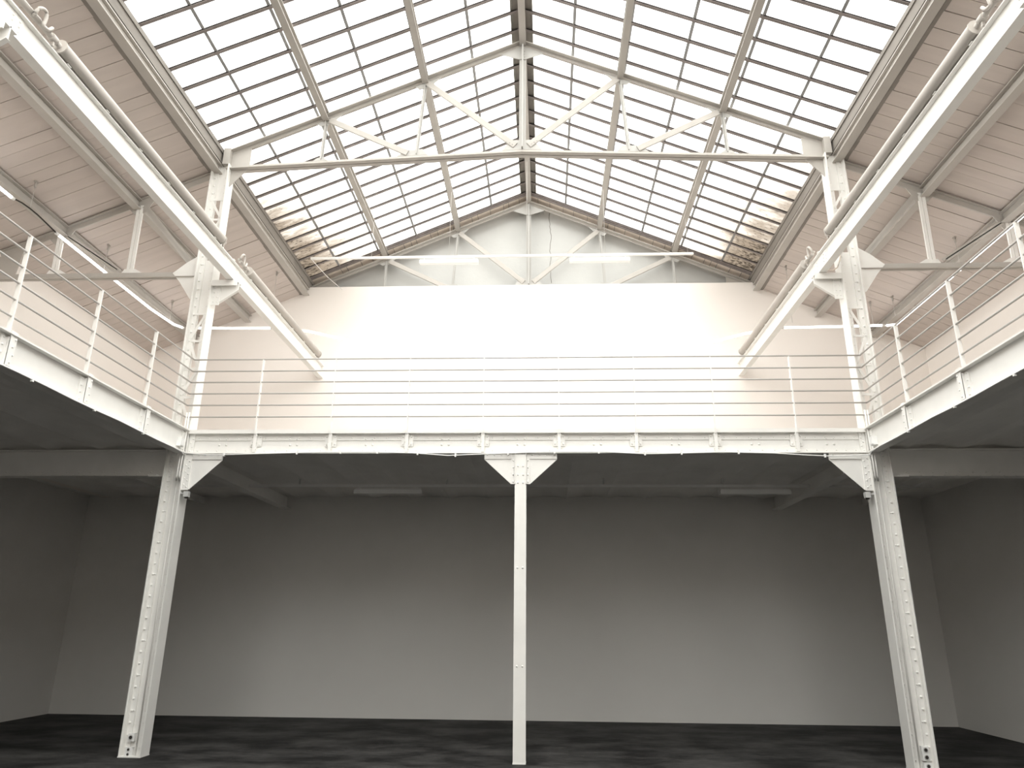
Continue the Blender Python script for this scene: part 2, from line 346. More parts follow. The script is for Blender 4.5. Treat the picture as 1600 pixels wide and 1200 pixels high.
# ================================================================== STEELWORK
def lattice_column(s, yc, label):
    root = thing('lattice_column', label, 'column', (s * 4.42, yc, 0), 'tall riveted columns carrying the roof')
    xi, xo = s * 4.285, s * 4.545; y0, y1 = yc - .1, yc + .1; top = 7.86
    MB().box(xi, xi + s * .014, y0, y1, 0, top).build('inner_flange', 'steel', root)
    MB().box(xo - s * .014, xo, y0, y1, 0, top).build('outer_flange', 'steel', root)
    for xa, d in ((xi + s * .014, s), (xo - s * .014, -s)):
        for yy in (yc - .030, yc + .006):       # angle legs that grip the web
            MB().box(xa, xa + d * .072, yy, yy + .024, 0, top).build('web_angle', 'steel', root)
        MB().box(xa, xa + d * .008, y0 + .008, y1 - .008, 0, top).build('flange_angle', 'steel', root)
    MB().box(xi + s * .014, xo - s * .014, yc - .006, yc + .006, 0, 3.9).build('web_plate', 'steel', root)
    MB().box(xi + s * .014, xo - s * .014, yc - .006, yc + .006, 5.5, 6.32).build('web_plate', 'steel', root)
    MB().box(xi + s * .014, xo - s * .014, yc - .006, yc + .006, 7.3, top).build('web_plate', 'steel', root)
    for za, zb, n in ((3.9, 5.5, 4), (6.32, 7.3, 3)):
        for i in range(n):
            z0 = za + (zb - za) * i / n; z1 = za + (zb - za) * (i + 1) / n
            MB().box(xi + s * .03, xo - s * .03, yc - .037, yc - .031, z1 - .028, z1 + .002).build('lattice_bar', 'steel', root)
            a = (xi + s * .05, yc - .034, z0 + .02); b = (xo - s * .05, yc - .034, z1 - .03)
            if i % 2: a, b = (xo - s * .05, yc - .034, z0 + .02), (xi + s * .05, yc - .034, z1 - .03)
            MB().extr([(-.003, -.017), (.003, -.017), (.003, .017), (-.003, .017)], a, b, up=(1, 0, 0)).build('lattice_bar', 'steel', root)
    rv = MB(); z = .1; k = 0
    while z < top - .05:
        for xr in (xo - s * .045, xi + s * .045): rv.rivet((xr, yc - .030, z), (0, -1, 0), .016, .016)
        if k % 3 == 0: rv.rivet((xo - s * .070, yc - .030, z), (0, -1, 0), .011, .010)
        if 2.95 < z < 3.5:
            rv.rivet((xo - s * .06, yc - .030, z + .06), (0, -1, 0), .013, .012)
        z += .128; k += 1
    rv.build('rivet', 'steel', root, kind='stuff')
    MB().box(xi - s * .002, xo + s * .004, y0 - .004, y1 + .004, 0, .012).build('base_plate', 'steel', root)
    MB().tube([(s * 4.385, yc - .018, 0.02), (s * 4.385, yc - .018, 3.55)], .010, 6).build('conduit', 'steel', root)
    # crane bracket
    br = MB().prism([(xi, 5.97), (s * 3.93, 5.97), (s * 3.93, 5.85), (s * 4.18, 5.65), (xi, 5.65)], yc - .022, yc - .010).build('crane_bracket', 'steel', root)
    MB().box(xi, s * 3.93, yc - .09, yc + .06, 5.955, 5.975).build('bracket_shelf', 'steel', br)
    MB().box(xi, s * 3.93, yc - .09, yc - .078, 5.89, 5.955).build('bracket_lip', 'steel', br)
    MB().box(xi, xi - s * .11, yc - .036, yc - .022, 5.62, 5.93).build('bracket_cleat', 'steel', br)
    MB().extr([(-.022, -.006), (.022, -.006), (.022, .006), (-.022, .006)], (s * 4.2, yc - .016, 5.648), (s * 3.93, yc - .016, 5.845)).build('bracket_rib', 'steel', br)
    mb = MB()
    for zz in (5.67, 5.74, 5.81, 5.88):
        for xx in (.03, .08): mb.rivet((xi - s * xx, yc - .036, zz), (0, -1, 0), .011, .009)
    mb.build('bracket_rivet', 'steel', br, kind='stuff')
    return root, rv
for s, yc, lb in ((-1, 9.1, 'white riveted lattice column at the left corner of the rear gallery'), (1, 9.1, 'white riveted lattice column at the right corner of the rear gallery'),
                  (-1, 4.5, 'near left lattice column whose crane bracket shows at the top left picture corner'), (1, 4.5, 'near right lattice column beside the spliced end of the right crane beam')):
    root, _ = lattice_column(s, yc, lb)
    if yc > 5:
        # knee plate under the rear gallery girder
        xi = s * 4.285
        kp = MB().prism([(xi, 3.515), (s * 3.81, 3.515), (s * 3.81, 3.43), (s * 4.19, 3.06), (xi, 3.06)], yc - .07, yc - .058).build('knee_plate', 'steel', root)
        MB().box(xi, s * 4.20, yc - .085, yc - .07, 3.05, 3.50).build('knee_angle', 'steel', kp)
        MB().box(s * 4.199, s * 3.815, yc - .083, yc - .07, 3.44, 3.515).build('knee_angle', 'steel', kp)
        mb = MB()
        for k in range(5):
            mb.rivet((s * 4.225, yc - .085, 3.09 + .082 * k), (0, -1, 0), .0115, .01); mb.rivet((s * 4.262, yc - .085, 3.12 + .082 * k), (0, -1, 0), .010, .009)
        for k in range(5): mb.rivet((s * (3.86 + .085 * k), yc - .085, 3.495), (0, -1, 0), .010, .009)
        mb.build('knee_rivet', 'steel', kp, kind='stuff')
        # eaves plate that joins the roof truss
        ep = MB().prism([(s * 4.30, 8.14), (s * 4.02, 8.165), (s * 4.02, 7.83), (s * 4.265, 7.54), (s * 4.30, 7.50)], yc - .018, yc - .006).build('eaves_plate', 'roofsteel', root)
        MB().box(s * 4.30, s * 4.40, yc - .09, yc + .03, 7.86, 8.13).build('eaves_cleat', 'roofsteel', root)
        # side plate for the gallery roof truss
        MB().prism([(s * 4.54, 6.40), (s * 4.72, 6.28), (s * 4.90, 6.12), (s * 4.78, 5.98), (s * 4.60, 5.72), (s * 4.54, 5.70)], yc - .028, yc - .021).build('tie_plate', 'steel', root)
        MB().box(s * 4.545, s * 4.56, yc - .05, yc + .05, 3.10, 3.60).build('beam_seat', 'steel', root)
# middle post
t = thing('gallery_post', 'slender white steel post under the middle of the rear gallery', 'column', (.005, 9.08, 0))
MB().box(-.066, .076, 9.0, 9.012, 0, 3.50).build('front_flange', 'steel', t)
MB().box(-.066, .076, 9.14, 9.152, 0, 3.50).build('rear_flange', 'steel', t)
MB().box(-.001, .011, 9.012, 9.14, 0, 3.50).build('web', 'steel', t)
MB().box(-.069, .079, 8.996, 9.156, 0, .012).build('base_plate', 'steel', t)
rv = MB()
for z, xx in ((3.14, .032), (3.24, .032), (3.35, .032), (2.116, .032), (1.015, .032)):
    for d in (-1, 1): rv.rivet((.005 + d * xx, 9.0, z), (0, -1, 0), .0125, .010)
rv.build('rivet', 'steel', t, kind='stuff')
for d in (-1, 1):
    x = .005
    kp = MB().prism([(x + d * .071, 3.515), (x + d * .457, 3.515), (x + d * .457, 3.44), (x + d * .115, 3.125), (x + d * .071, 3.125)], 9.03, 9.042).build('knee_plate', 'steel', t)
    MB().box(x + d * .071, x + d * .113, 9.016, 9.03, 3.128, 3.50).build('knee_angle', 'steel', kp)
    MB().box(x + d * .114, x + d * .452, 9.018, 9.03, 3.445, 3.515).build('knee_angle', 'steel', kp)
    MB().box(x + d * .062, x + d * .071, 8.985, 9.03, 3.125, 3.515).build('knee_angle', 'steel', kp)
    mb = MB()
    for k in range(4): mb.rivet((x + d * .092, 9.016, 3.155 + .09 * k), (0, -1, 0), .011, .009)
    for k in range(4): mb.rivet((x + d * (.15 + .09 * k), 9.016, 3.495), (0, -1, 0), .010, .009)
    mb.build('knee_rivet', 'steel', kp, kind='stuff')

# ------------------------------------------------------------------ main roof truss and far gable truss
def roof_truss(name, label, yc, dz, eave, post=True, rear=False):
    root = thing(name, label, 'roof truss', (0, yc, 8.0))
    cz = lambda x: chordz(x) + dz
    for s in (-1, 1):
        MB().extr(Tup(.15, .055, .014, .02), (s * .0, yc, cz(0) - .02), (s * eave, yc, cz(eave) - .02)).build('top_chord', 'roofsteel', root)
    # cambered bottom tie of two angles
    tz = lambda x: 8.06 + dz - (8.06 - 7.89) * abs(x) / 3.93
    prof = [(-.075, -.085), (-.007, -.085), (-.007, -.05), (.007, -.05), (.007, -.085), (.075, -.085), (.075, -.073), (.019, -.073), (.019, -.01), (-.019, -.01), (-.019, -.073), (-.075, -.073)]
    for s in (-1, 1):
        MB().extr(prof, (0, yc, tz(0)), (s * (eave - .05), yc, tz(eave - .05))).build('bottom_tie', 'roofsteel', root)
    MB().extr([(-.05, -.05), (.05, -.05), (.05, -.036), (.01, -.036), (.01, .05), (-.01, .05), (-.01, -.036), (-.05, -.036)], (0.005, yc - .03, tz(0) + .0), (.005, yc - .03, cz(0) - .1), up=(0, -1, 0)).build('king_post', 'trusssteel', root)
    for s in (-1, 1):
        for xn, xt in ((1.47, 1.55), (2.94, 2.96)):
            MB().extr([(-.028, -.018), (.028, -.018), (.028, -.010), (.006, -.010), (.006, .02), (-.006, .02), (-.006, -.010), (-.028, -.010)],
                      (s * xt, yc - .012, tz(xt) + .02), (s * xn, yc - .012, cz(xn) - .09), up=(0, -1, 0)).build('strut', 'trusssteel', root)
        for (xa, za), (xb, zb) in (((1.44, cz(1.47) - .10), (.10, tz(0) + .06)), ((2.88, cz(2.94) - .10), (1.68, tz(1.68) + .04))):
            MB().extr([(-.05, -.020), (-.042, -.030), (.042, -.030), (.05, -.020), (.05, -.012), (-.05, -.012)], (s * xa, yc, za), (s * xb, yc, zb), up=(0, 1, 0)).build('diagonal', 'roofsteel', root)
        # node plates
        MB().prism([(s * 1.24, cz(1.24) - .09), (s * 1.62, cz(1.62) - .09), (s * 1.56, cz(1.56) - .17), (s * 1.40, cz(1.40) - .20)], yc - .01, yc + .002).build('node_plate', 'trusssteel', root)
        MB().prism([(s * 2.70, cz(2.70) - .09), (s * 3.08, cz(3.08) - .09), (s * 3.02, cz(3.02) - .16), (s * 2.86, cz(2.86) - .19)], yc - .01, yc + .002).build('node_plate', 'trusssteel', root)
        MB().prism([(s * 1.38, tz(1.38)), (s * 1.84, tz(1.8)), (s * 1.70, tz(1.7) + .10), (s * 1.46, tz(1.46) + .10)], yc - .01, yc + .002).build('tie_plate', 'trusssteel', root)
        MB().prism([(s * 2.86, tz(2.86)), (s * 3.08, tz(3.08)), (s * 3.01, tz(3.0) + .05), (s * 2.92, tz(2.92) + .05)], yc - .01, yc + .002).build('tie_plate', 'trusssteel', root)
        MB().prism([(0, cz(0) - .08), (s * .33, cz(.33) - .09), (s * .05, cz(0) - .33), (0, cz(0) - .33)], yc - .012, yc + .0).build('apex_plate', 'trusssteel', root)
        MB().prism([(0, tz(0)), (s * .29, tz(.29)), (s * .17, tz(0) + .16), (0, tz(0) + .16)], yc - .012, yc + .0).build('foot_plate', 'trusssteel', root)
        if rear:
            MB().prism([(s * 4.42, cz(4.42) - .08), (s * 3.97, cz(3.97) - .09), (s * 3.97, 7.85), (s * 4.42, 7.85)], yc - .012, yc).build('eaves_plate', 'roofsteel', root)
    mb = MB()
    for k in range(4): mb.rivet((.035, yc - .012, cz(0) - .13 - .055 * k), (0, -1, 0), .009, .009)
    for d in (-1, 1):
        for k in range(3): mb.rivet((d * (.14 + .04 * k), yc - .032, tz(0) + .075 + .03 * k), (0, -1, 0), .008, .008)
        for k in range(7): mb.rivet((d * (.25 + .55 * k), yc - .035, tz(.25 + .55 * k) - .079), (0, 0, -1), .008, .008)
    mb.build('rivet', 'trusssteel', root, kind='stuff')
    return root
roof_truss('roof_truss', 'white riveted steel roof truss spanning between the two corner columns', 9.09, 0, 4.40)
roof_truss('roof_truss', 'far cream roof truss in front of the plaster gable wall', 13.5, -.04, 4.46, rear=True)

# ridge beam and purlins under the glass
def ibeam(name, label, cat, group, p, q, w, h, mat, t=.012, tw=.012):
    root = thing(name, label, cat, ((p[0] + q[0]) / 2, (p[1] + q[1]) / 2, p[2]), group)
    a = w / 2; P = Vector(p); Q = Vector(q)
    MB().extr(RECT(w, t), P, Q).build('bottom_flange', mat, root)
    MB().extr(RECT(tw, h - 2 * t), P + Vector((0, 0, t)), Q + Vector((0, 0, t))).build('web', mat, root)
    MB().extr(RECT(w, t), P + Vector((0, 0, h - t)), Q + Vector((0, 0, h - t))).build('top_flange', mat, root)
    return root
ibeam('ridge_beam', 'cream ridge beam running under the apex of the roof light', 'beam', None, (.005, 2.5, 9.925), (.005, 13.62, 9.925), .10, .13, 'roofsteel', .014, .03)
for s in (-1, 1):
    for xn, w in ((1.47, 'upper'), (2.94, 'lower')):
        ibeam('purlin', '%s cream purlin under the %s slope of the roof light' % (w, side[s]), 'purlin', 'purlins under the roof light',
              (s * xn, 2.5, chordz(xn) - .11), (s * xn, 13.62, chordz(xn) - .11), .092 if xn < 2 else .10, .12, 'roofsteel', .012, .03)
    # eaves beam
    root = thing('eaves_beam', 'cream eaves beam along the foot of the %s glazed slope' % side[s], 'beam', (s * 4.47, 6, 7.7), 'eaves beams')
    y1 = 13.28
    MB().box(s * 4.415, s * 4.54, 2.5, y1, 7.735, 7.749).build('bottom_flange', 'roofsteel', root)
    MB().box(s * 4.465, s * 4.483, 2.5, y1, 7.749, 7.862).build('web', 'roofsteel', root)
    MB().box(s * 4.425, s * 4.54, 2.5, y1, 7.862, 7.878).build('top_flange', 'roofsteel', root)
    # gallery roof purlins
    for xn, w in ((5.60, 'inner'), (6.60, 'outer')):
        root = thing('roof_purlin', '%s cream purlin below the boarded ceiling over the %s gallery' % (w, side[s]), 'purlin', (s * xn, 6, roofz(xn) - .16), 'purlins below the boarded ceilings')
        zt = roofz(xn) - .02
        MB().extr(RECT(.115, .012), (s * xn, 2.5, zt - .15), (s * xn, 13.29, zt - .15)).build('bottom_flange', 'roofsteel', root)
        MB().extr(RECT(.014, .126), (s * xn, 2.5, zt - .138), (s * xn, 13.29, zt - .138)).build('web', 'roofsteel', root)
        MB().extr(RECT(.115, .012), (s * xn, 2.5, zt - .012), (s * xn, 13.29, zt - .012)).build('top_flange', 'roofsteel', root)
    # gallery roof truss
    yc = 9.1
    root = thing('side_truss', 'cream steel truss across the %s gallery, framed into the corner column' % side[s], 'roof truss', (s * 6, yc, 6.1), 'side trusses over the galleries')
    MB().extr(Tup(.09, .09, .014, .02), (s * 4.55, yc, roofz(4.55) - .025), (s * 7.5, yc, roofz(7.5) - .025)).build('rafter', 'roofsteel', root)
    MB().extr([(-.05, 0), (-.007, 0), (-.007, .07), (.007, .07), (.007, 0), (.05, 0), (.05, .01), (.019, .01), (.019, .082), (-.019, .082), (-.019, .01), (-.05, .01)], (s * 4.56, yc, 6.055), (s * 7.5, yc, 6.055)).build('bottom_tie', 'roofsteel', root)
    for xn in (5.56, 6.655):
        for d in (-1, 1):
            MB().extr([(-.022, -.022), (.022, -.022), (.022, .0), (-.022, .0)], (s * (xn - .02) + d * .026, yc - .01, 6.12), (s * xn + d * .026, yc - .01, roofz(xn) - .12), up=(0, -1, 0)).build('strut', 'steel', root)
        MB().prism([(s * (xn - .20), roofz(xn - .20) - .11), (s * (xn + .16), roofz(xn + .16) - .11), (s * (xn + .07), roofz(xn) - .27), (s * (xn - .09), roofz(xn) - .24)], yc - .008, yc + .004).build('node_plate', 'roofsteel', root)
        MB().prism([(s * (xn - .22), 6.13), (s * (xn + .10), 6.13), (s * (xn + .06), 6.20), (s * (xn - .10), 6.20)], yc - .008, yc + .004).build('tie_plate', 'steel', root)
    for (xa, za), (xb, zb) in (((5.48, roofz(5.48) - .18), (4.66, 6.26)), ((6.56, roofz(6.56) - .18), (5.70, 6.18))):
        for d in (-.024, .024):
            MB().extr([(-.02, -.02), (.02, -.02), (.02, -.012), (-.02, -.012)], (s * xa + d, yc, za), (s * xb + d, yc, zb), up=(0, 1, 0)).build('diagonal', 'roofsteel', root)
    MB().prism([(s * 7.5, roofz(7.5) - .1), (s * 7.15, roofz(7.15) - .1), (s * 7.2, 6.13), (s * 7.5, 6.13)], yc - .008, yc + .004).build('wall_plate', 'roofsteel', root)

# ------------------------------------------------------------------ crane beams and finned heating pipes
def finned(s, y0, y1, label):
    x, z = s * 3.98, 6.315
    root = thing('heating_pipe', label, 'heating pipe', (x, (y0 + y1) / 2, z), 'finned heating pipes on the crane beams')
    pts, rr = [], []; y = y0; k = 0
    pts.append((x, y0, z)); rr.append(.066)
    while y < y1 - .02:
        y += .011; pts.append((x, y, z)); rr.append(.058 if k % 2 == 0 else .066); k += 1
    MB().tube(pts, rr, 14).build('finned_tube', 'fin', root)
    MB().tube([(x, y0 - .30, z), (x, y1 + .10, z)], .024, 10).build('core_pipe', 'fin', root)
    for ye in (y0, y1):
        MB().tube([(x, ye - .006, z), (x, ye + .006, z)], .071, 14).build('end_ring', 'fin', root)
    MB().tube([(x, y0 - .13, z), (x, y0 - .06, z)], .036, 10).build('union', 'fin', root)
    MB().box(x - .012, x + .012, y0 - .10, y0 - .08, 6.24, z).build('support', 'fin', root)
    MB().box(x - .012, x + .012, y1 + .05, y1 + .07, 6.24, z).build('support', 'fin', root)
    # vent loop
    a = y0 - .32
    ctl = [(x, y0 - .36, z), (s * 3.95, y0 - .38, z - .02), (s * 3.93, y0 - .385, z + .03), (s * 3.92, y0 - .35, z + .075), (s * 3.92, y0 - .30, z + .08), (s * 3.925, y0 - .285, z + .02), (s * 3.925, y0 - .29, z - .05), (s * 3.92, y0 - .24, z - .045), (s * 3.93, y0 - .19, z + .02), (x, y0 - .16, z)]
    lp = []
    for i in range(len(ctl) - 1):
        p0, p1, p2, p3 = (Vector(ctl[max(0, min(len(ctl) - 1, i + q))]) for q in (-1, 0, 1, 2))
        for t_ in (0, .25, .5, .75): lp.append(.5 * (2 * p1 + (p2 - p0) * t_ + (2 * p0 - 5 * p1 + 4 * p2 - p3) * t_ ** 2 + (3 * p1 - p0 - 3 * p2 + p3) * t_ ** 3))
    MB().tube(lp, .015, 8).build('vent_loop', 'fin', root)
    return root
for s in (-1, 1):
    root = thing('crane_beam', 'white riveted crane beam running high along the %s side of the hall' % side[s], 'beam', (s * 4.035, 8, 5.98), 'crane beams')
    xa, xb = s * 3.985, s * 4.085
    MB().box(xa, xb, 2.5, 13.30, 5.98, 5.994).build('bottom_flange', 'steel', root)
    MB().box(s * 4.028, s * 4.042, 2.5, 13.30, 5.994, 6.226).build('web', 'steel', root)
    MB().box(xa, xb, 2.5, 13.30, 6.226, 6.24).build('top_flange', 'steel', root)
    for ys in (4.45, 9.0):
        sp = MB().box(s * 4.022, s * 4.028, ys - .24, ys + .24, 6.0, 6.222).build('splice_plate', 'steel', root)
        mb = MB()
        for i, yy in enumerate((-.2, -.12, .12, .2)):
            for k in range(4): mb.rivet((s * 4.022, ys + yy, 6.03 + .05 * k), (-s, 0, 0), .014, .012)
        mb.build('splice_rivet', 'steel', sp, kind='stuff')
    y = 5.2; mb = MB()
    while y < 13: mb.box(s * 3.975, s * 4.0, y, y + .05, 6.24, 6.25); y += .62
    mb.build('rail_clip', 'steel', root)
    MB().box(s * 4.02, s * 4.05, 2.5, 13.3, 6.24, 6.246).build('rail', 'steel', root)
finned(-1, 5.07, 8.50, 'near finned heating pipe on the left crane beam')
finned(-1, 9.42, 12.86, 'far finned heating pipe on the left crane beam, ending at the back wall')
finned(1, 5.12, 8.50, 'near finned heating pipe on the right crane beam')
finned(1, 9.42, 12.88, 'far finned heating pipe on the right crane beam, ending at the back wall')
for s in (-1, 1):
    MB0 = MB().tube([(s * 3.98, 2.5, 6.315), (s * 3.98, 4.78 if s < 0 else 4.83, 6.315)], .03, 10)
    tag(MB0.build('feed_pipe', 'fin'), 'plain feed pipe on the near end of the %s crane beam' % side[s], 'pipe', 'feed pipes')

# ------------------------------------------------------------------ gallery girders
PX = [-3.405, -2.43, -1.443, -.474, .491, 1.457, 2.441, 3.441]
PYS = [7.973, 6.825, 5.702, 4.57, 3.44]
gz0, gz1 = 3.526, 3.825
root = thing('gallery_girder', 'white riveted plate girder along the rear gallery edge', 'beam', (0, 9.06, gz0))
MB().box(-4.28, 4.28, 8.985, 9.13, gz1 - .05, gz1).build('top_flange', 'steel', root)
MB().box(-4.28, 4.28, 9.06, 9.072, gz0, gz1 - .05).build('web', 'steel', root)
MB().box(-4.28, 4.28, 8.995, 9.13, gz0 - .012, gz0).build('bottom_flange', 'steel', root)
MB().box(-4.28, 4.28, 9.046, 9.06, gz0, gz0 + .082).build('bottom_angle', 'steel', root)
MB().box(-4.28, 4.28, 9.048, 9.06, gz1 - .13, gz1 - .05).build('top_angle', 'steel', root)
rv = MB(); edges = [-4.28] + PX + [4.28]
for i in range(len(edges) - 1):
    a, b = edges[i], edges[i + 1]; m_ = (a + b) / 2; n = 6
    for k in range(n):
        x = a + .12 + (b - a - .24) * k / (n - 1)
        rv.rivet((x, 9.046, gz0 + .035), (0, -1, 0), .011, .009)
        rv.rivet((x, 9.048, gz1 - .10), (0, -1, 0), .009, .007)
    for d in (-.045, .045):
        rv.rivet((m_ + d, 9.06, gz0 + .112), (0, -1, 0), .016, .015); rv.rivet((m_ + d, 9.048, gz1 - .115), (0, -1, 0), .012, .010)
rv.build('rivet', 'steel', root, kind='stuff')
st = None
for x in PX:
    if st is None:
        st = MB().box(x - .02, x + .02, 8.99, 9.046, gz0 + .004, gz1 - .05).box(x - .075, x - .02, 9.034, 9.046, gz0 + .085, gz1 - .06).box(x + .02, x + .075, 9.034, 9.046, gz0 + .085, gz1 - .06).build('stiffener', 'steel', root)
        mb = MB()
        for k in range(3):
            for d in (-.052, .052): mb.rivet((x + d, 9.034, gz0 + .03 + .09 * k if k else gz0 + .11), (0, -1, 0), .012, .011)
        for k in range(3): mb.rivet((x - .02, 9.0, gz0 + .05 + .085 * k), (-1, 0, 0), .010, .010); mb.rivet((x + .02, 9.0, gz0 + .05 + .085 * k), (1, 0, 0), .010, .010)
        sr = mb.build('stiffener_rivet', 'steel', st, kind='stuff')
        x0 = x
    else:
        c = dup(st, (x - x0, 0, 0), root); d = sr.copy(); COL.objects.link(d); d.parent = c
for x, d in ((-4.28, 1), (4.28, -1)):
    e = MB().box(x, x + d * .07, 9.03, 9.046, gz0, gz1 - .05).build('end_cleat', 'steel', root)
    mb = MB()
    for k in range(5): mb.rivet((x + d * .028 + (d * .022 if k % 2 else 0), 9.03, gz0 + .03 + .052 * k), (0, -1, 0), .0125, .011)
    mb.build('end_rivet', 'steel', e, kind='stuff')
for s in (-1, 1):
    root = thing('gallery_beam', 'smooth white steel beam along the edge of the %s gallery' % side[s], 'beam', (s * 4.33, 5, gz0), 'side gallery beams')
    xi = s * 4.275; ye = 8.98
    MB().box(xi - s * .01, xi + s * .13, .5, ye, gz1 - .016, gz1).build('top_flange', 'steel', root)
    MB().box(xi + s * .05, xi + s * .062, .5, ye, gz0, gz1 - .016).build('web', 'steel', root)
    MB().box(xi, xi + s * .13, .5, ye, gz0 - .012, gz0).build('bottom_flange', 'steel', root)
    for y in PYS:
        b = MB().box(xi + s * .006, xi + s * .05, y - .03, y - .018, gz0, gz1 - .035).box(xi + s * .036, xi + s * .05, y - .10, y + .09, gz0, gz1 - .036).box(xi + s * .004, xi + s * .012, y - .03, y + .05, gz0 + .01, gz1 + .02).build('stiffener', 'steel', root)
        mb = MB()
        for k in range(4): mb.rivet((xi + s * .036, y - .07, gz0 + .04 + .07 * k), (-s, 0, 0), .012, .010); mb.rivet((xi + s * .004, y + .012 + .02 * (k % 2), gz0 + .04 + .07 * k), (-s, 0, 0), .010, .009)
        mb.build('stiffener_rivet', 'steel', b, kind='stuff')
    e = MB().box(xi + s * .036, xi + s * .05, ye - .09, ye, gz0, gz1 - .036).build('end_cleat', 'steel', root)
    mb = MB()
    for k in range(5): mb.rivet((xi + s * .036, ye - .03 - (.03 if k % 2 else 0), gz0 + .04 + .05 * k), (-s, 0, 0), .012, .011)
    mb.build('end_rivet', 'steel', e, kind='stuff')
    # cross beam in the aisle, and beam from column to back wall
    xw = -7.94 if s < 0 else 6.78
    root = thing('cross_beam', 'grey shaded beam from the %s corner column to the side wall' % side[s], 'beam', (s * 6, 9.1, 3.23), 'cross beams below the side galleries')
    MB().box(s * 4.56, xw, 9.10, 9.114, 3.25, 3.558).build('web', 'soffit', root)
    MB().box(s * 4.64, xw, 9.03, 9.19, 3.232, 3.25).build('bottom_flange', 'soffit', root)
    MB().box(s * 4.56, xw, 9.03, 9.19, 3.558, 3.573).build('top_flange', 'soffit', root)
    MB().box(s * 4.548, s * 4.74, 9.02, 9.20, 3.222, 3.232).build('seat_plate', 'steel', root)
    mb = MB()
    for k in range(int((abs(xw) - 4.85) / .14)): mb.rivet((s * (4.75 + .14 * k), 9.03, 3.241), (0, -1, 0), .009, .008)
    for k in range(int((abs(xw) - 4.85) / .16)): mb.rivet((s * (4.75 + .16 * k), 9.10, 3.29), (0, -1, 0), .011, .009)
    mb.build('rivet', 'soffit', root, kind='stuff')
    root = thing('aisle_beam', 'dark beam under the rear gallery from the %s corner column to the back wall' % side[s], 'beam', (s * 4.3, 11, 3.4), 'beams from the corner columns to the back wall')
    MB().box(s * 4.22, s * 4.38, 9.2, 12.9, 3.385, 3.40).build('bottom_flange', 'soffit', root)
    MB().box(s * 4.29, s * 4.31, 9.2, 12.9, 3.40, 3.60).build('web', 'soffit', root)
    root = thing('aisle_joist', 'thin dark joist below the floor of the %s gallery' % side[s], 'beam', (s * 6.0, 10.2, 3.5), 'joists under the side galleries')
    MB().box(s * 5.75, s * 5.83, 9.2, 12.9, 3.47, 3.482).build('bottom_flange', 'soffit', root)
    MB().box(s * 5.785, s * 5.795, 9.2, 12.9, 3.482, 3.59).build('web', 'soffit', root)

# ------------------------------------------------------------------ railings
RZ = [4.78, 4.617, 4.463, 4.306, 4.148, 3.989]
root = thing('railing', 'white bar railing along the rear gallery between the corner columns', 'railing', (0, 8.99, gz1), 'gallery railings')
r0 = None
for z in RZ:
    if r0 is None: r0 = MB().tube([(-4.34, 8.97, z), (-2.2, 8.97, z + .002), (0, 8.97, z), (2.2, 8.97, z + .002), (4.345, 8.97, z)], .0105, 8).build('rail', 'railshade', root)
    else: dup(r0, (0, 0, z - RZ[0]), root)
p0 = None
for x in PX:
    if p0 is None: p0 = MB().box(x - .006, x + .006, 8.955, 9.005, gz1 - .06, 4.775).build('post', 'steel', root); x0 = x
    else: dup(p0, (x - x0, 0, 0), root)
for s in (-1, 1):
    root = thing('railing', 'white bar railing along the %s gallery' % side[s], 'railing', (s * 4.34, 6, gz1), 'gallery railings')
    xr = s * 4.342; r0 = None
    for z in RZ:
        if r0 is None: r0 = MB().tube([(xr, .6, z), (xr, 8.97, z)], .0105, 8).build('rail', 'railshade', root)
        else: dup(r0, (0, 0, z - RZ[0]), root)
    p0 = None
    for y in PYS:
        if p0 is None: p0 = MB().box(xr - .021, xr + .021, y - .006, y + .006, gz1 - .01, 4.775).build('post', 'steel', root); y0 = y
        else: dup(p0, (0, y - y0, 0), root)

# ------------------------------------------------------------------ lights
def tube_light(pts, label, cap=True, lit=True):
    t = thing('tube_light', label, 'tube light', pts[len(pts) // 2], 'linear tube lights hung around the galleries')
    MB().tube(pts, .02, 10).build('tube', 'tube' if lit else 'plastic', t)
    for p, q in ((pts[0], pts[1]), (pts[-1], pts[-2])):
        p = Vector(p); q = Vector(q); d = (q - p).normalized()
        MB().tube([p - d * .03, p + d * .02], .023, 10).build('end_cap', 'plastic', t)
X = 6.4; Z = 6.54
tube_light([(-X, 4.2, Z), (-X, 6.0, Z), (-X, 7.78, Z)], 'nearest lit tube over the left gallery, cut by the left picture edge')
tube_light([(-X, 8.68, Z), (-X, 9.87, Z)], 'lit tube over the left gallery between its first hanger and the roof truss tie')
tube_light([(-X, 9.99, Z), (-X, 11.2, Z), (-X, 12.0, Z + .05), (-X, 12.32, Z + .12)], 'lit tube over the left gallery ending at the rear corner')
tube_light([(-X + .06, 12.4, 6.685), (-5.5, 12.4, 6.67), (-4.75, 12.4, 6.665)], 'lit tube across the left end of the rear gallery')
sag = [(-4.67, 6.655), (-4.07, 6.60), (-3.1, 6.37), (-2.14, 6.18), (-1.1, 6.08), (0, 6.055), (1.0, 6.07), (2.0, 6.13), (2.72, 6.2), (3.4, 6.34), (3.93, 6.48), (4.5, 6.575)]
tube_light([(x, 12.4, z) for x, z in sag], 'long sagging light hose across the bright back wall')
tube_light([(4.6, 12.4, 6.586), (5.6, 12.4, 6.60), (X - .03, 12.4, 6.615)], 'lit tube across the right end of the rear gallery')
ZR = 6.462
tube_light([(X, 12.32, 6.58), (X, 12.0, ZR), (X, 10.1, ZR)], 'lit tube over the right gallery ending at the rear corner')
tube_light([(X, 9.95, ZR), (X, 7.8, ZR)], 'lit tube over the right gallery beside the roof truss tie')
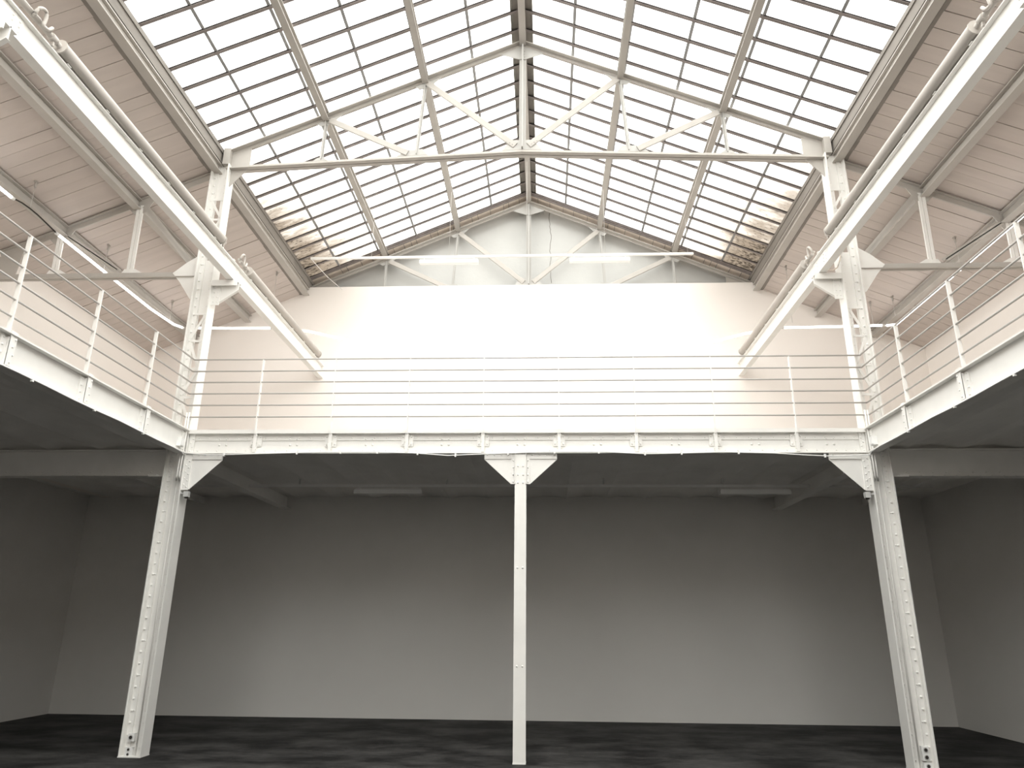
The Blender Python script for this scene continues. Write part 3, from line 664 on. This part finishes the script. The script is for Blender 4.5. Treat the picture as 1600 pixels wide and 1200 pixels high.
# unlit feed between the first two tubes
t = MB().tube([(-X, 7.82, Z + .01), (-X, 7.95, Z + .035), (-X, 8.1, Z + .045), (-X, 8.25, Z + .043), (-X, 8.45, Z + .025), (-X, 8.64, Z + .005)], .010, 8).build('feed_cable', 'dark'); tag(t, 'dark cable looping between two tubes over the left gallery', 'cable')
def hanger(x, y, zb, label):
    zt = roofz(x) - .001
    t = thing('ceiling_hanger', label, 'hanger', (x, y, zt), 'ceiling hangers of the tube lights')
    MB().box(x - .012, x + .012, y - .03, y + .03, zt - .02, zt).build('mount', 'roofsteel', t)
    MB().tube([(x, y, zt - .015), (x, y, zt - .09)], .016, 10).build('tensioner', 'roofsteel', t)
    MB().tube([(x, y, zt - .08), (x, y, zb)], .0035, 6).build('wire', 'wire', t)
hanger(-X, 8.1, Z + .05, 'short hanger on the boarding over the left gallery, nearest of the left row')
hanger(-X, 9.8, Z + .02, 'hanger over the left gallery just beyond the truss tie')
hanger(-X, 11.85, Z + .06, 'hanger over the left gallery close to the corner column')
hanger(-4.69, 12.2, 6.68, 'thin hanger beside the far left heating pipe')
hanger(4.71, 12.2, 6.60, 'thin hanger beside the far right heating pipe')
hanger(X, 9.92, Z + .02, 'hanger over the right gallery, nearest of the right row')
hanger(X, 11.98, 6.62, 'middle hanger of the right row, above the corner of the handrail')
hanger(6.2, 12.39, 6.62, 'hanger of the right row closest to the back wall')

def batten(x0, x1, y, z, label, group, dark=False):
    t = thing('batten_lamp', label, 'lamp', ((x0 + x1) / 2, y, z), group)
    MB().box(x0, x1, y - .05, y + .05, z - .075, z - .02).build('diffuser', 'lamp', t)
    MB().box(x0 + .01, x1 - .01, y - .035, y + .035, z - .02, z).build('body', 'plastic', t)
    for xx in (x0 + .08, x1 - .08): MB().tube([(xx, y, z - .005), (xx, y, z + .055)], .006, 6).build('clip', 'plastic', t)
yb, zb = 12.0, 7.865
t = thing('lamp_rail', 'thin white lamp rail hung on wires below the far end of the roof light', 'lamp rail', (-.5, yb, zb))
MB().box(-4.0, 3.02, yb - .02, yb + .02, zb, zb + .038).build('rail', 'steel', t)
for xx in (-2.87, -1.43, -.0, 1.43, 2.92): MB().tube([(xx, yb, zb + .03), (xx, yb, chordz(xx) - .11)], .003, 6).build('wire', 'wire', t)
MB().tube([(-4.0, yb, zb + .02), (-3.98, 12.3, 7.9), (-3.95, 12.9, 7.95), (-3.75, 13.28, 7.86)], .006, 6).build('feed_cable', 'steel', t)
batten(-1.965, -.885, yb, zb - .045, 'white batten lamp on the left half of the high lamp rail', 'batten lamps on the high rail')
batten(.78, 1.87, yb, zb - .045, 'white batten lamp on the right half of the high lamp rail', 'batten lamps on the high rail')
yb, zb = 11.15, 3.49
t = thing('cable_trunking', 'grey cable trunking under the rear gallery near the back wall', 'trunking', (0, yb, zb))
MB().box(-6.4, 6.1, yb - .02, yb + .02, zb - .02, zb + .02).build('trunking', 'plastic', t)
for xx in (-5.4, -3.5, -1.2, 1.2, 3.0, 5.2): MB().box(xx - .01, xx + .01, yb - .01, yb + .01, zb + .02, 3.60).build('bracket', 'greybox', t)
batten(-2.63, -1.58, yb, zb - .05, 'unlit batten lamp under the rear gallery, left of the middle post', 'batten lamps under the rear gallery')
batten(2.95, 4.0, yb, zb - .05, 'unlit batten lamp under the rear gallery, right of the middle post', 'batten lamps under the rear gallery')

# ------------------------------------------------------------------ cables, boxes, sockets
cab = [(-4.268, 3.511), (-3.932, 3.486), (-3.354, 3.502), (-2.534, 3.522), (-1.798, 3.522), (-1.31, 3.507), (-.904, 3.476), (-.422, 3.496), (.219, 3.518), (.697, 3.524), (1.094, 3.518), (1.567, 3.495), (2.0, 3.503), (2.51, 3.517), (3.132, 3.502), (3.517, 3.477), (3.823, 3.463), (4.171, 3.474), (4.30, 3.484), (4.335, 3.50), (4.35, 3.56)]
t = thing('thin_cable', 'thin white cable with joints along the bottom of the rear girder', 'cable', (0, 8.96, 3.5), 'thin cables along the gallery edges')
MB().tube([(x, 8.965, z) for x, z in cab], .0075, 6).build('cable', 'plastic', t)
for x in (-3.77, -2.83, -2.27, -1.8, -1.29, -.81, -.15, .43, .98, 1.55, 2.0, 2.7, 3.74):
    for (a, za), (b, zb_) in zip(cab, cab[1:]):
        if a <= x <= b: zz = za + (zb_ - za) * (x - a) / (b - a)
    MB().box(x - .010, x + .010, 8.952, 8.978, zz - .022, zz + .022).build('joint', 'plastic', t)
for s in (-1, 1):
    t = thing('thin_cable', 'thin white cable along the bottom of the %s gallery beam' % side[s], 'cable', (s * 4.26, 5, 3.5), 'thin cables along the gallery edges')
    pts = []; y = 1.0
    while y < 8.9: pts.append((s * 4.262, y, 3.518 - .012 * abs(math.sin(y * 2.1)))); y += .4
    pts += [(s * 4.262, 8.85, 3.50)]
    MB().tube(pts, .0075, 6).build('cable', 'plastic', t)
    for k in range(7): MB().box(s * 4.25, s * 4.274, 2.2 + k * .95, 2.22 + k * .95, 3.49, 3.53).build('joint', 'plastic', t)
    b = thing('junction_box', 'small white junction box on the beam end by the %s corner column' % side[s], 'junction box', (s * 4.30, 8.85, 3.6), 'junction boxes at the corner columns')
    MB().box(s * 4.272, s * 4.325, 8.80, 8.89, 3.575, 3.68).build('box', 'plastic', b)
    MB().box(s * 4.266, s * 4.272, 8.808, 8.882, 3.583, 3.672).build('cover', 'plastic', b)
    MB().tube([(s * 4.29, 8.86, 3.57), (s * 4.285, 8.87, 3.53), (s * 4.28, 8.90, 3.50), (s * 4.285, 8.94, 3.49), (s * 4.30, 8.97, 3.52)], .010, 6).build('lead', 'plastic', b)
    c = thing('conduit_pair', 'pair of thin white conduits bent down the %s corner column' % side[s], 'conduit', (s * 4.3, 8.95, 3.5), 'conduits at the corner columns')
    for d in (0, .032):
        MB().tube([(s * (4.30 + d), 8.965, 4.05), (s * (4.30 + d), 8.96, 3.6), (s * (4.305 + d), 8.96, 3.4), (s * (4.31 + d), 8.97, 3.22), (s * (4.33 + d), 9.02, 3.17)], .011, 8).build('conduit', 'steel', c)
    b = thing('sensor', 'small grey sensor below the knee plate of the %s corner column' % side[s], 'sensor', (s * 4.2, 9.03, 3.0), 'sensors below the knee plates')
    MB().box(s * 4.175, s * 4.235, 8.99, 9.05, 2.96, 3.03).build('housing', 'greybox', b)
    MB().tube([(s * 4.205, 9.02, 2.965), (s * 4.205, 9.02, 2.945)], .022, 10).build('lens', 'dark', b)
    MB().box(s * 4.235, s * 4.285, 9.01, 9.03, 3.0, 3.015).build('arm', 'greybox', b)
# sockets on the column feet
def socket(x, z, w, h, n, label, yf=9.07):
    t = thing('socket', label, 'socket', (x, yf, z), 'sockets at the column feet')
    MB().box(x - w / 2, x + w / 2, yf - .035, yf + .01, z - h / 2, z + h / 2).build('housing', 'plastic', t)
    for k in range(n):
        zz = z + (k - (n - 1) / 2) * h / n
        MB().tube([(x, yf - .036, zz), (x, yf - .042, zz)], min(w, h / n) * .36, 12).build('outlet_ring', 'greybox', t)
        MB().tube([(x, yf - .0425, zz), (x, yf - .0435, zz)], min(w, h / n) * .25, 12).build('outlet', 'dark', t)
socket(-4.445, .205, .075, .085, 1, 'single white socket on the foot of the left corner column, the upper one')
socket(-4.45, .055, .085, .10, 2, 'low white double box at the very foot of the left corner column')
socket(4.445, .17, .075, .145, 2, 'white double socket on the foot of the right corner column')
socket(4.45, .045, .085, .07, 1, 'low white box under the double socket on the right corner column')
# dark cable draped over the right crane bracket
t = MB().tube([(3.99, 9.02, 5.99), (4.03, 8.98, 6.02), (4.08, 8.96, 5.985), (4.16, 8.96, 5.99), (4.22, 8.97, 6.03), (4.26, 8.96, 6.13), (4.29, 8.98, 6.25), (4.31, 8.97, 6.33)], .009, 6).build('loose_cable', 'dirtyboard')
tag(t, 'dark loose cable draped over the right crane bracket', 'cable')
